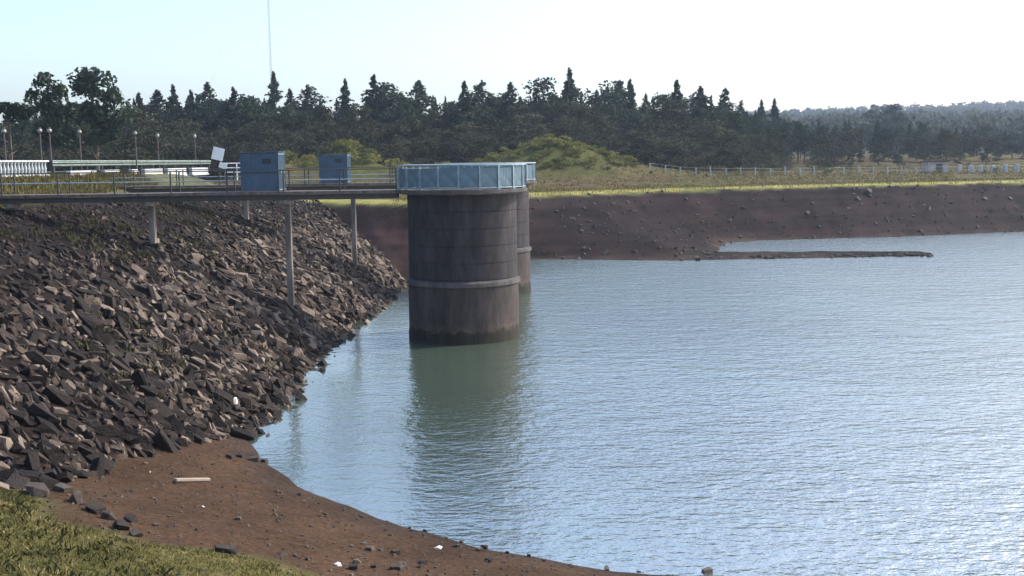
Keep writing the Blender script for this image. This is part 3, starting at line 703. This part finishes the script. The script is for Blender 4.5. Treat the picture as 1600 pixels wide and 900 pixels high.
def trunk_mesh(seed, r0=.022, top=.9, limbs=6):
    r = random.Random(seed); b = BM(); p = Vector((0, 0, -.06)); rad = r0
    for k in range(5):
        q = p + Vector((r.gauss(0, .008), r.gauss(0, .008), (top + .06) / 5)); b.bar(p, q, rad, 6, rad * .75); p = q; rad *= .75
    for k in range(limbs):
        z = r.uniform(.25, .75) * top; a = r.uniform(0, 6.28); L = r.uniform(.08, .16)
        b.bar((0, 0, z), (math.cos(a) * L, math.sin(a) * L, z + L * .55), r0 * .4, 5, r0 * .12)
    return b.mesh('trunk', M['bark'])
CON = [conifer_mesh(i, rad=rr, power=pw, ragged=rg) for i, (rr, pw, rg) in enumerate([(.19, .85, .4), (.25, .75, .5), (.14, .95, .3), (.30, .65, .6), (.22, .85, .5)])]
BRD = [clump_mesh(20 + i, rx=rx, z0=z0) for i, (rx, z0) in enumerate([(.42, .22), (.5, .15), (.36, .3), (.55, .1)])]
PIN = [clump_mesh(30 + i, mat=M['conifer'], rx=rx, z0=z0, spread=.11, nc=30, n=2000) for i, (rx, z0) in enumerate([(.30, .35), (.34, .25), (.26, .3)])]
BSH = [clump_mesh(40 + i, n=700, nc=16, rx=.6, z0=.05, spread=.2, leaf=.05, mat=M['scrub'], name='shrub') for i in range(3)]
TRK = [trunk_mesh(50 + i) for i in range(4)]
def tree(name, kinds, X, Y, h, label, cat, group, wd=1., zb=None):
    z = h1(X, Y) if zb is None else zb
    o = empty(name, (X, Y, z - .1), label, cat, group, random.uniform(0, 6.28)); o.scale = (h * wd, h * wd, h)
    obj('trunk', random.choice(TRK), o); obj('crown', random.choice(kinds), o); return o
def pix_tree(name, kinds, px, py, Y, label, cat, group=None, wd=1.):
    d = cam.matrix_world.to_3x3() @ Vector(((px - 800) / 1716, -(py - 450) / 1716, -1)); p = EYE + d * (Y / d.y)
    z = h1(p.x, Y); return tree(name, kinds, p.x, Y, p.z - z + .1, label, cat, group, wd)
CN = 'conifer_tree'
SP = [(216, 149, 178, 'small conifer tip on the skyline just right of the two tall ragged pines'), (244, 144, 186, 'blunt conifer second along the skyline from the ragged pines'), (270, 137, 192, 'pointed conifer third along the skyline from the ragged pines'),
      (298, 145, 182, 'low conifer on the skyline left of a sharper tip'), (323, 132, 195, 'sharp conifer tip on the skyline above the white board'), (365, 141, 180, 'broad topped conifer above the left blue gate box'),
      (427, 117, 214, 'tall pale spire of a conifer directly under the radio mast'), (453, 143, 190, 'short conifer right beside the spire under the mast'),
      (481, 137, 196, 'pointed conifer between the radio mast and the right blue gate box'), (539, 128, 192, 'slender spire conifer above the right blue gate box'), (583, 121, 196, 'sharp tip at the left side of the big dark skyline clump left of the tower'),
      (655, 129, 188, 'cone shaped dark conifer on the skyline above the tower left side'), (725, 131, 184, 'narrow conifer on the skyline above the tower middle'), (753, 130, 200, 'pale thin conifer on the skyline above the tower right side'),
      (797, 132, 190, 'conifer on the skyline at the left foot of the highest group'), (890, 111, 196, 'highest narrow spire on the skyline above the scrub mound'), (968, 128, 202, 'left of two thin twin spires right of the scrub mound'),
      (984, 128, 198, 'right of two thin twin spires right of the scrub mound'), (1057, 129, 190, 'dark spire standing free where the wood starts to fall away'), (1095, 138, 188, 'spire second from the right end of the tall wood'),
      (1133, 141, 200, 'pale last spire at the right end of the tall wood'), (1190, 160, 235, 'small tip on the low ridge right of the tall wood'), (1210, 158, 240, 'last tiny thin spire before the distant blue hill')]
for i, (px, py, Y, lab) in enumerate(SP): pix_tree(CN, [CON[i % 5] if i % 3 else CON[2]] if py < 160 else [CON[2]], px, py - 3, Y, lab, 'conifer', wd=1.6)
BR = [(600, 131, 190, 'wide dark rounded crown beside the sharp tip left of the tower'), (850, 123, 192, 'wide rounded crown left of the highest spire'), (937, 124, 194, 'rounded crown right of the highest spire'), (625, 142, 186, 'dark shoulder crown above the tower left edge'), (390, 148, 184, 'low rounded crown left of the radio mast'), (1375, 163, 330, 'left of two lone tree tops against the distant hill'), (1398, 164, 330, 'right of two lone tree tops against the distant hill')]
for px, py, Y, lab in BR: pix_tree('broad_tree', PIN, px, py - 2, Y, lab, 'tree', wd=1.15)
# left ragged pines
def ragged(px, py, Y, label, cs, lean=0, wd=1.):
    me = clump_mesh(random.randrange(999), mat=M['conifer'], centers=[np.array(c) for c in cs], nc=len(cs) * 3, n=2600, spread=.085, leaf=.02)
    d = cam.matrix_world.to_3x3() @ Vector(((px - 800) / 1716, -(py - 450) / 1716, -1)); p = EYE + d * (Y / d.y); z = h1(p.x, Y); h = p.z - z
    o = empty('ragged_pine', (p.x, Y, z - .1), label, 'pine'); o.scale = (h * wd, h * wd, h)
    obj('trunk', trunk_mesh(77 + px, .03, .92, 8), o); obj('crown', me, o)
ragged(72, 112, 112, 'tall ragged pine leaning over the lamps, left of two standing close', [(-.02, 0, .93), (.02, .04, .88), (-.1, 0, .78), (-.03, 0, .76), (.06, 0, .80), (.12, 0, .72), (.0, 0, .66), (.14, .03, .62), (.2, 0, .62), (.05, 0, .58), (-.06, 0, .55), (.0, 0, .46), (.13, 0, .46), (.22, 0, .50)])
ragged(143, 102, 114, 'tall ragged pine with a square topped crown, right of two standing close', [(.02, 0, .95), (-.07, 0, .89), (.07, 0, .88), (-.1, 0, .82), (0, 0, .80), (.1, 0, .80), (.15, 0, .72), (-.05, 0, .70), (.06, 0, .68), (.0, 0, .58), (.1, 0, .56), (.22, 0, .60), (.04, 0, .45), (.18, 0, .48)])
ragged(8, 158, 96, 'flat topped umbrella pine at the left picture edge', [(-.1, 0, .95), (.0, 0, .95), (.12, 0, .93), (.22, 0, .90), (-.2, 0, .92), (.05, 0, .88), (.18, 0, .86)])
# fill trees: body of the wood
def skyline(px):
    return -7 * (px < 1160) + float(np.interp(px, [-40, 0, 60, 190, 300, 420, 560, 700, 830, 950, 1060, 1150, 1220, 1300, 1420, 1640], [190, 188, 172, 158, 156, 160, 160, 154, 148, 146, 152, 164, 178, 188, 190, 196]))
def fill(n, Y0, Y1, dpy, kinds, name, label, cat, group, x0=-40, x1=1640, wd=1., jit=7):
    for i in range(n):
        px = x0 + (x1 - x0) * (i + random.random()) / n; Y = random.uniform(Y0, Y1)
        if px > 1180: Y += (px - 1180) * .05
        if px < 230: Y = max(Y, 118) - 35
        pix_tree(name, kinds, px, skyline(px) + dpy + random.uniform(-jit, jit), Y, label, cat, group, wd * random.uniform(.85, 1.2))
fill(112, 194, 216, 4, CON + PIN, 'wood_conifer', 'dark conifer at the back of the dense wood, level with the general skyline', 'conifer', 'back row of the wood')
fill(74, 180, 194, 15, BRD + PIN, 'wood_tree', 'dark rounded tree in the middle of the dense wood', 'tree', 'middle row of the wood', wd=1.1)
fill(56, 166, 178, 42, BRD, 'wood_edge_tree', 'olive brown rounded tree at the front edge of the dense wood', 'tree', 'front row of the wood', wd=1.25, jit=10)
fill(64, 160, 168, 66, BRD, 'understorey_bush', 'low bushy growth at the foot of the dense wood', 'bush', 'bushes at the foot of the wood', wd=1.6, jit=6)
# far woods on the rising ground: one mass
def far_wood(name, n, X0, X1, Y0, Y1, hh, label, leaf):
    r = np.random.default_rng(5); Ps = []; Ts = []
    xx = X0 + (X1 - X0) * r.random(n); yy = Y0 + (Y1 - Y0) * r.random(n); zz = H(xx, yy); m = 60
    for x, y, z in zip(xx, yy, zz):
        h = hh * (.6 + .7 * r.random()); d = r.normal(size=(m, 3)); d /= np.linalg.norm(d, axis=1)[:, None]; d *= r.random((m, 1)) ** .35
        Ps.append(np.array([x, y, z + h * .5]) + d * np.array([h * .38, h * .38, h * .5])); Ts.append(np.full(m, r.random()))
    P = np.concatenate(Ps); Vv, Ff = leaf_cloud(P, leaf, r)
    tag(obj(name, mesh_np(name, Vv, Ff, M['broad'], tint=np.repeat(np.concatenate(Ts) * .6 - .1, 4))), label, 'wood', kind='stuff')
far_wood('far_wood', 1500, 60, 420, 330, 640, 10, 'hazy wood on rising ground at the right, beyond the field trees', .8)
far_wood('hill_wood', 2600, 200, 900, 650, 1300, 11, 'blue hazed wood covering the long distant hill at right', 1.6)
# mound scrub and field shrubs
def shrub(X, Y, h, label, group, wd=1.3):
    o = obj('shrub', random.choice(BSH)); o.location = (X, Y, h1(X, Y) - .1); o.scale = (h * wd, h * wd, h); o.rotation_euler[2] = random.uniform(0, 6.28); tag(o, label, 'shrub', group)
for i in range(110):
    a = random.uniform(0, 6.28); q = random.random() ** .5; shrub(5.5 + 12 * q * math.cos(a), 149 + 7 * q * math.sin(a), random.uniform(.7, 1.3), 'olive yellow shrub on the rounded scrub mound behind the tower', 'shrubs covering the scrub mound')
for i in range(12): shrub(random.uniform(-14, -4), random.uniform(133, 142), random.uniform(.7, 1.5), 'sunlit yellow shrub left of the scrub mound, above the tower', 'shrubs left of the scrub mound')
for i in range(22): shrub(random.gauss(-21, 3.6), random.uniform(136, 147), random.uniform(.9, 2.1), 'straw coloured shrub on the rise between the tower and the right blue gate box', 'shrubs on the rise left of the tower')
for i in range(12): shrub(random.gauss(-30, 2.2), random.uniform(130, 140), random.uniform(.8, 1.6), 'bright yellow green shrub seen between the two blue gate boxes', 'shrubs between the blue gate boxes')
for i in range(26): shrub(14 + i * 2.9 + random.uniform(-1, 1), random.uniform(148, 160), random.uniform(.5, 1.1), 'low dull shrub in the line where the brown field meets the wood', 'shrubs along the far edge of the field')
# pale boulders and marker posts at the far edge of the field
for i, px in enumerate([960, 1018, 1105, 1310]):
    p = EYE + (cam.matrix_world.to_3x3() @ Vector(((px - 800) / 1716, -(247 - 450) / 1716, -1))) * 1.0; dv = p - EYE; Y = 146 if px < 1200 else 158; X = dv.x / dv.y * Y
    loose(X, Y, random.uniform(.6, .9), 'pale boulder lying along the far edge of the brown field', mes=slab_me, zoff=.25, group='pale boulders along the field edge', name='pale_boulder')
mk = BM().box((0, 0, .55), (.45, .3, 1.2)).bevel(.04).mesh('marker_post', M['balu'])
for i, px in enumerate([1500, 1517, 1533, 1553, 1572, 1590]):
    dv = cam.matrix_world.to_3x3() @ Vector(((px - 800) / 1716, -(247 - 450) / 1716, -1)); Y = 156; X = dv.x / dv.y * Y
    o = obj('marker_post', mk, None, (X, Y, h1(X, Y))); o.scale = (random.uniform(.7, 1.2), 1, random.uniform(.8, 1.1)); tag(o, 'white marker post in the row at the right end of the field', 'post', 'white marker posts at the right end of the field')
ff = empty('field_fence', (14, 150, h1(14, 150)), 'thin post and wire fence between the brown field and the wood, running right', 'fence')
fp = BM().box((0, 0, .5), (.15, .15, 1.1)).bevel(.02).mesh('post', M['balu']); last = None; wb_ = BM()
for i in range(32):
    x, y = 19 + i * 2.1, 150 + i * .25 + random.gauss(0, .1); z = h1(x, y) - ff.location.z
    o = obj('post', fp, ff, (x - 14, y - 150, z)); o.rotation_euler = (random.gauss(0, .05), random.gauss(0, .05), 0); o.scale[2] = random.uniform(.8, 1.1)
    if last: 
        for q in (.45, .9): wb_.bar((last[0], last[1], last[2] + q), (x - 14, y - 150, z + q), .012, 4)
    last = (x - 14, y - 150, z)
wb_.build('wire', M['rail'], ff)
dv = cam.matrix_world.to_3x3() @ Vector(((1462 - 800) / 1716, -(247 - 450) / 1716, -1)); Y = 158; X = dv.x / dv.y * Y
hb = empty('field_hut', (X, Y, h1(X, Y)), 'low pinkish hut left of the white marker posts', 'hut')
BM().box((0, 0, .75), (3.0, 2.2, 1.5)).bevel(.03).build('wall', simple('pink_plaster', (.42, .33, .30)), hb)
BM().box((0, 0, 1.56), (3.4, 2.6, .12)).build('roof', M['conc_l'], hb)
BM().box((.1, -1.12, .6), (.9, .05, 1.2)).build('door', M['darksteel'], hb)

# ------------------------------------------------------------------ haze
hz = BM().box((0, 900, 56), (2800, 2000, 118)).mesh('haze', M['soil']); hz.materials.clear()
hm = bpy.data.materials.new('haze'); hm.use_nodes = True; hn = hm.node_tree; hn.nodes.clear()
ho = hn.nodes.new('ShaderNodeOutputMaterial'); pv = hn.nodes.new('ShaderNodeVolumePrincipled')
pv.inputs['Color'].default_value = (.66, .80, 1, 1); pv.inputs['Density'].default_value = 0.00021; pv.inputs['Anisotropy'].default_value = .3
hn.links.new(pv.outputs[0], ho.inputs['Volume']); hz.materials.append(hm)
tag(obj('haze', hz), 'thin pale haze over the reservoir and woods', 'haze', kind='stuff')
